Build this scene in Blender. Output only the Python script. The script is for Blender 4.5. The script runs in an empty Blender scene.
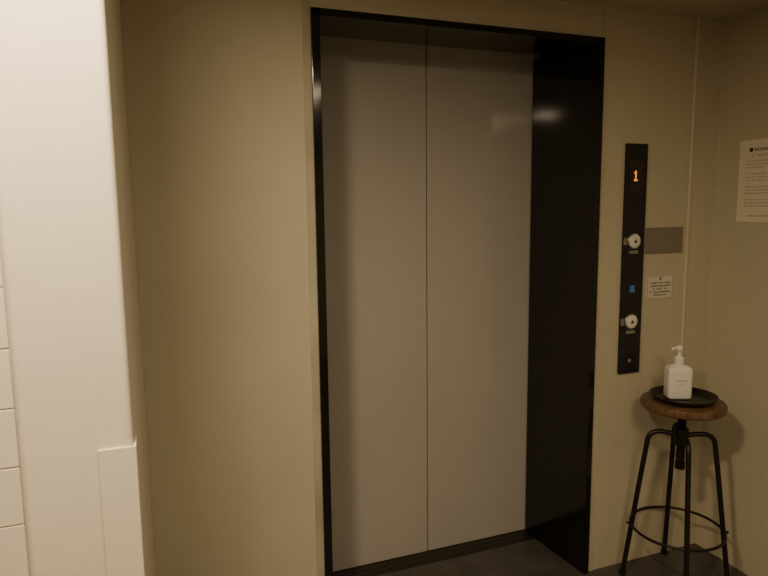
import bpy, bmesh, math, random
from mathutils import Vector, Matrix
random.seed(3)
COL=bpy.context.collection
# ---------------- materials ----------------
def mat(name,base,rough=.6,metal=0,spec=.5,bump=0,bscale=80,var=0,vscale=3,coat=0,emit=None,estr=0,trans=0,coatr=.05,stretch=1.0):
    m=bpy.data.materials.new(name); m.use_nodes=True; nt=m.node_tree
    b=nt.nodes["Principled BSDF"]
    b.inputs["Base Color"].default_value=(*base,1); b.inputs["Roughness"].default_value=rough
    b.inputs["Metallic"].default_value=metal; b.inputs["Specular IOR Level"].default_value=spec
    b.inputs["Coat Weight"].default_value=coat; b.inputs["Coat Roughness"].default_value=coatr
    if emit: b.inputs["Emission Color"].default_value=(*emit,1); b.inputs["Emission Strength"].default_value=estr
    tc=nt.nodes.new("ShaderNodeTexCoord")
    if var>0:
        mp=nt.nodes.new("ShaderNodeMapping"); mp.inputs["Scale"].default_value=(1,1,stretch)
        nt.links.new(tc.outputs["Object"],mp.inputs[0])
        n=nt.nodes.new("ShaderNodeTexNoise"); n.inputs["Scale"].default_value=vscale; n.inputs["Detail"].default_value=5
        nt.links.new(mp.outputs[0],n.inputs["Vector"])
        r=nt.nodes.new("ShaderNodeMapRange"); r.inputs[1].default_value=.3; r.inputs[2].default_value=.7
        r.inputs[3].default_value=1-var; r.inputs[4].default_value=1+var
        nt.links.new(n.outputs["Fac"],r.inputs[0])
        mx=nt.nodes.new("ShaderNodeVectorMath"); mx.operation='SCALE'; mx.inputs[0].default_value=base
        nt.links.new(r.outputs[0],mx.inputs["Scale"]); nt.links.new(mx.outputs[0],b.inputs["Base Color"])
    if bump>0:
        n2=nt.nodes.new("ShaderNodeTexNoise"); n2.inputs["Scale"].default_value=bscale; n2.inputs["Detail"].default_value=4
        nt.links.new(tc.outputs["Object"],n2.inputs["Vector"])
        bp=nt.nodes.new("ShaderNodeBump"); bp.inputs["Strength"].default_value=bump; bp.inputs["Distance"].default_value=.003
        nt.links.new(n2.outputs["Fac"],bp.inputs["Height"]); nt.links.new(bp.outputs[0],b.inputs["Normal"])
    return m
M={}
M['wall']=mat("wall_paint",(.535,.492,.375),.6,bump=.3,bscale=45,var=.05,vscale=2.2)
M['caulk']=mat("caulk",(.53,.485,.37),.5,bump=.2,bscale=40,var=.08,vscale=6)
M['smudge']=mat("caulk_smudged",(.44,.40,.295),.55,bump=.2,bscale=40,var=.25,vscale=6,stretch=.5)
M['white']=mat("pillar_paint",(.76,.705,.60),.45,bump=.25,bscale=22,var=.03)
M['tile']=mat("tile_glaze",(.76,.705,.605),.25,bump=.2,bscale=20,var=.02)
M['grout']=mat("grout",(.66,.60,.50),.8)
M['ceil']=mat("ceiling_paint",(.50,.45,.35),.8,bump=.2,bscale=60,var=.03)
M['floor']=mat("floor_concrete",(.072,.066,.057),.5,bump=.3,bscale=30,var=.28,vscale=7)
M['door']=mat("door_painted_steel",(.455,.435,.40),.5,bump=0,coat=.5,coatr=.07,var=.035,vscale=2.5,stretch=.6)
M['black']=mat("black_gloss_steel",(.008,.007,.006),.10,spec=.55)
M['gap']=mat("dark_gap",(.01,.01,.01),.9)
M['sill']=mat("sill_metal",(.07,.063,.056),.4,metal=.8,bump=.1)
M['pblack']=mat("panel_black",(.012,.012,.013),.22)
M['disp']=mat("display_glass",(.03,.02,.02),.1)
M['orange']=mat("led_orange",(.8,.25,.03),.5,emit=(1,.33,.035),estr=1.4)
M['btn']=mat("button_white",(.78,.76,.72),.35)
M['steel']=mat("brushed_steel",(.42,.40,.37),.35,metal=.7,bump=.1,bscale=200)
M['grey']=mat("grey_label",(.24,.21,.17),.5)
M['print']=mat("faded_print",(.36,.31,.24),.6)
M['mould']=mat("moulding_white",(.64,.59,.48),.4)
M['plate']=mat("plate_grey",(.25,.22,.18),.42,metal=.15,bump=.1,bscale=200)
M['ink']=mat("ink",(.03,.03,.03),.6)
M['paper']=mat("paper",(.78,.71,.58),.7)
M['sign']=mat("sign_plastic",(.70,.65,.55),.4)
M['blue']=mat("icon_blue",(.04,.12,.32),.4,emit=(.05,.2,.6),estr=.12)
M['iron']=mat("stool_iron",(.035,.030,.026),.42,metal=.7,bump=.2,bscale=90)
M['tray']=mat("tray_black",(.012,.011,.010),.3)
M['bottle']=mat("bottle_white",(.86,.84,.80),.35,spec=.5)
M['lens']=mat("lamp_lens",(.9,.85,.7),.4,emit=(1,.75,.45),estr=4)
M['trimw']=mat("lamp_trim",(.7,.65,.55),.4)
# wood
w=bpy.data.materials.new("seat_wood"); w.use_nodes=True; nt=w.node_tree; b=nt.nodes["Principled BSDF"]; b.inputs["Roughness"].default_value=.42
tc=nt.nodes.new("ShaderNodeTexCoord"); mp=nt.nodes.new("ShaderNodeMapping"); mp.inputs["Scale"].default_value=(3,26,3)
ns=nt.nodes.new("ShaderNodeTexNoise"); ns.inputs["Scale"].default_value=5; ns.inputs["Detail"].default_value=6
cr=nt.nodes.new("ShaderNodeValToRGB"); cr.color_ramp.elements[0].position=.3; cr.color_ramp.elements[1].position=.7
cr.color_ramp.elements[0].color=(.085,.042,.020,1); cr.color_ramp.elements[1].color=(.21,.115,.06,1)
nt.links.new(tc.outputs["Object"],mp.inputs[0]); nt.links.new(mp.outputs[0],ns.inputs["Vector"]); nt.links.new(ns.outputs["Fac"],cr.inputs[0]); nt.links.new(cr.outputs[0],b.inputs["Base Color"])
M['wood']=w
# ---------------- helpers ----------------
def obj(name,bm,m,parent=None,smooth=False,bevel=0,seg=2):
    bmesh.ops.recalc_face_normals(bm,faces=bm.faces)
    me=bpy.data.meshes.new(name); bm.to_mesh(me); bm.free()
    o=bpy.data.objects.new(name,me); COL.objects.link(o)
    for mm in (m if isinstance(m,list) else [m]): me.materials.append(M[mm])
    if smooth:
        for p in me.polygons: p.use_smooth=True
    if bevel:
        md=o.modifiers.new("bevel","BEVEL"); md.width=bevel; md.segments=seg; md.limit_method='ANGLE'; md.angle_limit=math.radians(40)
    if parent: o.parent=parent
    return o
def bxx(bm,x0,x1,y0,y1,z0,z1,mi=0):
    v=[bm.verts.new(p) for p in [(x0,y0,z0),(x1,y0,z0),(x1,y1,z0),(x0,y1,z0),(x0,y0,z1),(x1,y0,z1),(x1,y1,z1),(x0,y1,z1)]]
    for f in [(0,3,2,1),(4,5,6,7),(0,1,5,4),(1,2,6,5),(2,3,7,6),(3,0,4,7)]:
        bm.faces.new([v[i] for i in f]).material_index=mi
def box(name,a,m,parent=None,bevel=0,seg=2):
    bm=bmesh.new(); bxx(bm,*a); return obj(name,bm,m,parent,bevel=bevel,seg=seg)
def prism(bm,pts,h0,h1,axis='z'):
    def P(p,h): return (p[0],p[1],h) if axis=='z' else ((h,p[0],p[1]) if axis=='x' else (p[0],h,p[1]))
    a=[bm.verts.new(P(p,h0)) for p in pts]; c=[bm.verts.new(P(p,h1)) for p in pts]
    bm.faces.new(a); bm.faces.new(c[::-1]); n=len(pts)
    for i in range(n): bm.faces.new([a[i],a[(i+1)%n],c[(i+1)%n],c[i]])
def lathe(name,prof,c,m,parent=None,seg=48,smooth=True,mx=None):
    bm=bmesh.new(); rings=[]
    for r,z in prof:
        rings.append([bm.verts.new((r*math.cos(2*math.pi*i/seg),r*math.sin(2*math.pi*i/seg),z)) for i in range(seg)])
    for a,b2 in zip(rings,rings[1:]):
        for i in range(seg): bm.faces.new([a[i],a[(i+1)%seg],b2[(i+1)%seg],b2[i]])
    bm.faces.new(rings[0][::-1]); bm.faces.new(rings[-1])
    if mx: bmesh.ops.transform(bm,matrix=mx,verts=bm.verts)
    bmesh.ops.translate(bm,vec=c,verts=bm.verts)
    o=obj(name,bm,m,parent,smooth=smooth)
    if smooth:
        md=o.modifiers.new("es","EDGE_SPLIT"); md.split_angle=math.radians(35)
    return o
def tube(name,pts,r,m,parent=None,cyclic=False):
    cu=bpy.data.curves.new(name,'CURVE'); cu.dimensions='3D'; cu.bevel_depth=r; cu.bevel_resolution=4; cu.use_fill_caps=True
    s=cu.splines.new('POLY'); s.points.add(len(pts)-1)
    for p,q in zip(s.points,pts): p.co=(*q,1)
    s.use_cyclic_u=cyclic
    o=bpy.data.objects.new(name,cu); COL.objects.link(o)
    bpy.context.view_layer.update()
    me=bpy.data.meshes.new_from_object(o); bpy.data.objects.remove(o)
    me.name=name; me.materials.clear(); me.materials.append(M[m])
    for p in me.polygons: p.use_smooth=True
    o=bpy.data.objects.new(name,me); COL.objects.link(o)
    if parent: o.parent=parent
    return o
def empty(name,loc=(0,0,0)):
    e=bpy.data.objects.new(name,None); COL.objects.link(e); return e
FY=Matrix.Rotation(math.radians(90),4,'X')  # lathe z -> -y (faces the hall)

# ---------------- room ----------------
W=1.1256; XC=1.7222; HC=2.253; XL=-2.3; YB=-4.2; PX=-.548; PY=-.95
bm=bmesh.new()
bxx(bm,PX-.05,.002,0,.5,0,HC+.1); bxx(bm,W-.002,XC+.12,0,.5,0,HC+.1)
bxx(bm,0,W,0,.02,2.138,HC+.1); bxx(bm,0,W,.02,.5,2.2,HC+.1)
obj("wall_back",bm,'wall')
box("wall_right",(XC,XC+.12,YB-.1,0,0,HC+.1),'wall')
box("wall_left",(XL-.12,XL,YB-.1,PY,0,HC+.1),'wall')
box("wall_rear",(XL,XC,YB-.12,YB,0,HC+.1),'wall')
box("floor",(XL-.12,XC+.12,YB-.12,.6,-.1,0),'floor')
box("ceiling",(XL-.12,XC+.12,YB-.12,.6,HC,HC+.12),'ceil')
box("wall_shaft",(-.1,W+.1,.5,.55,0,2.3),'gap')
# tiled wall with pillar
PT=-.708
box("pillar",(PT,PX,PY,0,0,HC),'white',bevel=.010,seg=4)
bm=bmesh.new(); bxx(bm,XL,PT,PY+.012,PY+.15,0,HC,1)
ph=.0915; pw=.2
z0=1.317-14*ph
row=0; z=z0
while z<HC:
    a=max(z+.0008,0); c=min(z+ph-.0008,HC)
    x=PT-.0015; first=pw if row%2==0 else pw/2
    wd=first
    while x>XL+.01:
        x2=max(x-wd+.0018,XL)
        if c>a: bxx(bm,x2,x,PY+.009,PY+.0125,a,c,0)
        x=x-wd; wd=pw
    z+=ph; row+=1
obj("wall_tiled",bm,['tile','grout'],bevel=.0012)
bm=bmesh.new()
pts=[(-.600,PY-.004),(PX+.004,PY-.004),(PX+.004,PY+.05),(PX,PY+.05),(PX,PY),(-.600,PY)]
prism(bm,pts,0,1.148); obj("corner_guard",bm,'white',bevel=.0015)
# ---------------- elevator ----------------
fr=empty("elevator_door_frame")
bm=bmesh.new(); prism(bm,[(0,-.012),(.028,-.012),(.060,.372),(0,.372)],0,2.14); obj("jamb_left",bm,'black',fr,bevel=.0015)
bm=bmesh.new(); prism(bm,[(W,-.012),(W-.024,-.012),(1.069,.372),(W,.372)],0,2.14); obj("jamb_right",bm,'black',fr,bevel=.0015)
bm=bmesh.new(); prism(bm,[(-.012,2.14),(-.012,2.117),(.372,2.1605),(.372,2.199),(.021,2.199),(.021,2.14)],0.001,W-.001,'x'); obj("header",bm,'black',fr,bevel=.0015)
S=.5713
dr=empty("door_1")
box("panel_left",(.02,S-.0018,.380,.41,.006,2.199),'door',dr,bevel=.002)
box("panel_right",(S+.0018,1.11,.380,.41,.006,2.199),'door',dr,bevel=.002)
box("meeting_seal",(S-.01,S+.01,.388,.405,.006,2.199),'gap',dr)
bm=bmesh.new(); bxx(bm,.06,1.069,.30,.425,0,.004)
for k in (0,1): bxx(bm,.06,1.069,.315+.03*k,.325+.03*k,.004,.0055)
obj("door_sill",bm,'sill')
# caulk line around frame
bm=bmesh.new(); bxx(bm,-.026,0,-.0025,0,0,2.16,1); bxx(bm,W,W+.03,-.0025,0,0,2.16); bxx(bm,0,W,-.0025,0,2.14,2.16)
obj("trim_1",bm,['caulk','smudge'])
# cable moulding
box("cable_moulding",(1.576,1.588,-.008,0,.30,HC),'mould',bevel=.002)
# ---------------- call panel ----------------
cp=empty("elevator_call_panel")
px0,px1,pz0,pz1=1.246,1.352,.836,1.757; pc=1.298; yf=-.010
box("plate",(px0,px1,yf,0,pz0,pz1),'pblack',cp,bevel=.002)
box("display_window",(pc-.034,pc+.034,yf-.0012,yf,1.575,1.69),'disp',cp)
bm=bmesh.new()
for j,rw in enumerate(["00100","01100","00100","00100","00100","00100","01110"]):
    for i,ch in enumerate(rw):
        if ch=='1':
            cx=1.294+(i-2)*.0058; cz=1.650-j*.0058
            bxx(bm,cx-.0026,cx+.0026,yf-.0024,yf-.001,cz-.0026,cz+.0026)
obj("floor_digit",bm,'orange',cp)
for k,zz in enumerate((1.376,1.051)):
    lathe(f"button_ring_{k+1}",[(.031,0),(.031,.003),(.029,.005)],(pc,yf,zz),'steel',cp,mx=FY)
    lathe(f"button_{k+1}",[(.0265,.0),(.0265,.008),(.024,.0095)],(pc,yf,zz),'btn',cp,mx=FY)
    bm=bmesh.new()
    prism(bm,[(pc-.008,zz-.006),(pc+.008,zz-.006),(pc,zz+.009)],yf-.0105,yf-.009,'y'); 
    obj(f"arrow_{k+1}",bm,'ink',cp)
    box(f"braille_plate_{k+1}",(px0+.001,px0+.018,yf-.002,yf,zz-.014,zz+.014),'grey',cp)
    box(f"label_{k+1}",(pc-.022,pc+.022,yf-.0015,yf,zz-.050,zz-.037),'grey',cp)
box("wheelchair_icon",(pc-.012,pc+.012,yf-.0015,yf,1.170,1.198),'blue',cp)
bm=bmesh.new()
cx,cz=pc,1.184
bxx(bm,cx-.003,cx,yf-.003,yf-.0014,cz-.001,cz+.008); bxx(bm,cx-.0045,cx-.001,yf-.003,yf-.0014,cz+.009,cz+.0125); bxx(bm,cx-.003,cx+.006,yf-.003,yf-.0014,cz-.003,cz-.0008)
bxx(bm,cx+.004,cx+.006,yf-.003,yf-.0014,cz-.010,cz-.003)
for i in range(14):
    a=math.radians(100+i*17); x=cx-.001+.0068*math.cos(a); zz=cz-.0045+.0068*math.sin(a); bxx(bm,x-.0008,x+.0008,yf-.003,yf-.0014,zz-.0008,zz+.0008)
obj("wheelchair_figure",bm,'plate',cp)
lathe("key_switch",[(.008,0),(.008,.003),(.0065,.004)],(pc,yf,.889),'grey',cp,mx=FY,seg=24)
box("key_slot",(pc-.001,pc+.001,yf-.0045,yf-.0038,.885,.893),'ink',cp)
# grey plate + notice
box("blank_wall_plate",(1.364,1.558,-.004,0,1.321,1.427),'plate',bevel=.001)
ns_=empty("notice_sign")
box("sign_board",(1.379,1.520,-.003,0,1.132,1.232),'sign',ns_,bevel=.001)
bm=bmesh.new(); t=.0012
for a in [(1.383,1.516,1.136,1.136+t),(1.383,1.516,1.228-t,1.228),(1.383,1.383+t,1.136,1.228),(1.516-t,1.516,1.136,1.228)]: bxx(bm,a[0],a[1],-.0036,-.003,a[2],a[3])
def glyphs(bm,x0,x1,z0,h,yy,horiz='x'):
    x=x0
    while x<x1-.003:
        g=random.uniform(.5,1)*h
        if random.random()<.88:
            for q in range(3):
                zz=z0+q*h*.38+random.uniform(0,h*.1)
                if horiz=='x': bxx(bm,x,x+g*.8,yy-.0005,yy,zz,zz+h*.2)
                else: bxx(bm,yy-.0005,yy,-x-g*.8,-x,zz,zz+h*.2)
            if horiz=='x': bxx(bm,x+g*.3,x+g*.45,yy-.0005,yy,z0,z0+h)
            else: bxx(bm,yy-.0005,yy,-x-g*.45,-x-g*.3,z0,z0+h)
        x+=g+.0012
bxx(bm,1.446,1.454,-.0036,-.003,1.212,1.223)
for i,(a,c) in enumerate([(1.40,1.50),(1.393,1.507),(1.41,1.49),(1.397,1.503),(1.415,1.485)]): glyphs(bm,a,c,1.197-i*.0125,.0065,-.003)
obj("sign_text",bm,'ink',ns_)
# poster on right wall (text runs along -y)
po=empty("poster")
box("poster_sheet",(XC-.0012,XC,-.331,-.112,1.447,1.766),'paper',po)
bm=bmesh.new()
lathe("poster_logo",[(.0085,0),(.0085,.0006)],(XC-.0012,-.163,1.728),'ink',po,seg=24,mx=Matrix.Rotation(math.radians(-90),4,'Y'))
glyphs(bm,.178,.30,1.722,.011,XC-.0012,'y')
obj("poster_title",bm,'ink',po)
bm=bmesh.new(); glyphs(bm,.165,.26,1.702,.006,XC-.0012,'y')
zz=1.682
for i in range(15):
    if i%4!=3: glyphs(bm,.145,random.choice((.31,.30,.24,.31)),zz,.0045,XC-.0012,'y')
    zz-=.0125
glyphs(bm,.16,.29,1.468,.006,XC-.0012,'y')
obj("poster_text",bm,'print',po)
# ---------------- stool ----------------
st=empty("bar_stool"); SX,SY=1.416,-.180; SZ=.758
lathe("seat",[(.05,SZ-.034),(.146,SZ-.034),(.153,SZ-.027),(.155,SZ-.012),(.152,SZ-.003),(.146,SZ),(.05,SZ)],(SX,SY,0),'wood',st,seg=64)
lathe("seat_mount",[(.055,SZ-.040),(.055,SZ-.034)],(SX,SY,0),'iron',st)
pr=[]
zt=SZ-.040; zb=.50; n=int((zt-zb)/.004)
for i in range(n):
    pr+= [(.0145,zb+i*.004),(.0165,zb+i*.004+.002)]
lathe("screw_post",pr,(SX,SY,0),'iron',st,seg=24)
lathe("screw_nut",[(.023,.575),(.026,.579),(.026,.643),(.021,.648)],(SX,SY,0),'iron',st)
lathe("screw_end",[(.006,.474),(.019,.478),(.019,.503),(.006,.505)],(SX,SY,0),'iron',st)
ang0=math.radians(-34)
LZ=-.030   # legs top lowered
def legr(z): return .124+(.200-.124)*(.59-z)/.59
for k in range(4):
    a=ang0+k*math.pi/2; ca,sa=math.cos(a),math.sin(a)
    path=[(.018,.645+LZ),(.05,.652+LZ),(.081,.655+LZ)]
    for j in range(1,7):
        th=math.radians(90-15*j); path.append((.081+.043*math.cos(th),.612+LZ+.043*math.sin(th)))
    for zz in (.5,.35,.2,.1,.012): path.append((legr(zz),zz))
    tube(f"leg_{k+1}",[(SX+r*ca,SY+r*sa,z_) for r,z_ in path],.0100,'iron',st)
    lathe(f"foot_{k+1}",[(.013,0),(.014,.004),(.012,.02)],(SX+.199*ca,SY+.199*sa,0),'iron',st,seg=20)
    zr=.228
    lathe(f"rivet_{k+1}",[(.006,0),(.006,.012),(.003,.014)],(SX+(legr(zr)+.006)*ca,SY+(legr(zr)+.006)*sa,zr),'iron',st,seg=12,mx=Matrix.Rotation(a,4,'Z')@Matrix.Rotation(math.radians(90),4,'Y'))
rr=min(legr(.228)+.012,.1735)
tube("foot_ring",[(SX+rr*math.cos(2*math.pi*i/64),SY+rr*math.sin(2*math.pi*i/64),.228) for i in range(64)],.0055,'iron',st,cyclic=True)
# tray
TX,TY=SX,SY
lathe("serving_tray",[(.102,SZ+.0005),(.108,SZ+.002),(.1215,SZ+.020),(.123,SZ+.021),(.1225,SZ+.024),(.1185,SZ+.023),(.106,SZ+.006),(.06,SZ+.0045)],(TX,TY,0),'tray',seg=64)
# bottle
bo=empty("hand_sanitizer_bottle"); BX,BY=1.406,-.160; bz=SZ+.0062; K=1.18
rot=Matrix.Translation((BX,BY,bz))@Matrix.Rotation(math.radians(-24),4,'Z')
def rrect(hw,hd,r,z,n=6):
    out=[]
    for cxs,cys,a0 in ((1,1,0),(-1,1,90),(-1,-1,180),(1,-1,270)):
        for i in range(n+1):
            a=math.radians(a0+90*i/n); out.append((cxs*(hw-r)+r*math.cos(a),cys*(hd-r)+r*math.sin(a),z))
    return out
secs=[(.040,.026,.012,0),(.044,.029,.013,.003),(.0455,.030,.014,.01),(.0455,.030,.014,.092),(.0445,.029,.014,.100),(.038,.026,.015,.107),(.024,.021,.017,.112),(.0155,.0155,.0154,.115),(.0155,.0155,.0154,.122)]
bm=bmesh.new(); rs=[[bm.verts.new(p) for p in rrect(s[0]*1.02,s[1]*1.04,s[2]*1.02,s[3]*K)] for s in secs]
for a,c in zip(rs,rs[1:]):
    n=len(a)
    for i in range(n): bm.faces.new([a[i],a[(i+1)%n],c[(i+1)%n],c[i]])
bm.faces.new(rs[0][::-1]); bm.faces.new(rs[-1])
bmesh.ops.transform(bm,matrix=rot,verts=bm.verts); obj("body",bm,'bottle',bo,smooth=True)
lathe("collar",[(.017,.120*K),(.0175,.122*K),(.0175,.136*K),(.015,.139*K),(.008,.142*K),(.0075,.150*K)],(BX,BY,bz),'bottle',bo,seg=32)
lathe("pump_stem",[(.0045,.148*K),(.0045,.162*K)],(BX,BY,bz),'bottle',bo,seg=20)
lathe("pump_head",[(.009,.160*K),(.0125,.163*K),(.0125,.172*K),(.010,.176*K)],(BX,BY,bz),'bottle',bo,seg=28)
pts=[Vector(rot.to_3x3()@Vector((-q[0],-q[0]*.3,0)))+Vector((BX,BY,bz+q[1]*K)) for q in [(0,.169),(.018,.170),(.028,.168),(.033,.163)]]
tube("nozzle",[tuple(p) for p in pts],.0045,'bottle',bo)
bm=bmesh.new(); glyphs(bm,-.020,.022,.072,.0045,-.0314); glyphs(bm,-.012,.014,.058,.003,-.0314)
bmesh.ops.transform(bm,matrix=rot,verts=bm.verts); obj("label_text",bm,'grey',bo)
# ---------------- lights ----------------
LC=(1,.785,.51)
def downlight(name,x,y,power,r=.07,col=LC):
    e=empty(name)
    lathe("trim_ring",[(r+.02,HC-.006),(r+.022,HC-.003),(r+.022,HC)],(x,y,0),'trimw',e)
    lathe("lens",[(r,HC-.009),(r,HC-.004)],(x,y,0),'lens',e)
    l=bpy.data.lights.new(name+"_light",'AREA'); l.shape='DISK'; l.size=2*r; l.energy=power; l.color=col
    o=bpy.data.objects.new(name+"_light",l); COL.objects.link(o); o.location=(x,y,HC-.012); o.parent=e
downlight("ceiling_downlight",-.67,-1.29,29,r=.10)
downlight("ceiling_downlight",-1.2,-3.0,6)
# large unseen ceiling panel further back, added as warm room fill
pe=empty("added_fill_panel"); X0,X1,Y0,Y1=.03,.55,-2.85,-1.75
bm=bmesh.new()
for a in [(X0-.03,X0,Y0-.03,Y1+.03),(X1,X1+.03,Y0-.03,Y1+.03),(X0,X1,Y0-.03,Y0),(X0,X1,Y1,Y1+.03)]: bxx(bm,*a,HC-.02,HC)
obj("fill_panel_housing",bm,'trimw',pe,bevel=.002)
box("fill_panel_diffuser",(X0,X1,Y0,Y1,HC-.01,HC-.002),'trimw',pe)
l=bpy.data.lights.new("fill_panel_light",'AREA'); l.shape='RECTANGLE'; l.size=X1-X0; l.size_y=Y1-Y0; l.energy=25; l.color=LC
o=bpy.data.objects.new("fill_panel_light",l); COL.objects.link(o); o.location=((X0+X1)/2,(Y0+Y1)/2,HC-.013); o.parent=pe
wd=bpy.data.worlds.new("world"); bpy.context.scene.world=wd; wd.use_nodes=True
wd.node_tree.nodes["Background"].inputs[0].default_value=(.02,.017,.012,1)
# ---------------- camera ----------------
yaw,pit,rol,f=.3584,.1268,-.0120,619.89
F=Vector((math.sin(yaw)*math.cos(pit),math.cos(yaw)*math.cos(pit),-math.sin(pit)))
R=Vector((math.cos(yaw),-math.sin(yaw),0)); U=R.cross(F)
R2=R*math.cos(rol)+U*math.sin(rol); U2=-R*math.sin(rol)+U*math.cos(rol)
cd=bpy.data.cameras.new("camera"); cd.sensor_fit='HORIZONTAL'; cd.sensor_width=36; cd.lens=f*36/768; cd.clip_start=.02
co=bpy.data.objects.new("camera",cd); COL.objects.link(co)
mw=Matrix((R2,U2,-F)).transposed().to_4x4(); mw.translation=Vector((-.5044,-1.976,1.5151)); co.matrix_world=mw
bpy.context.scene.camera=co
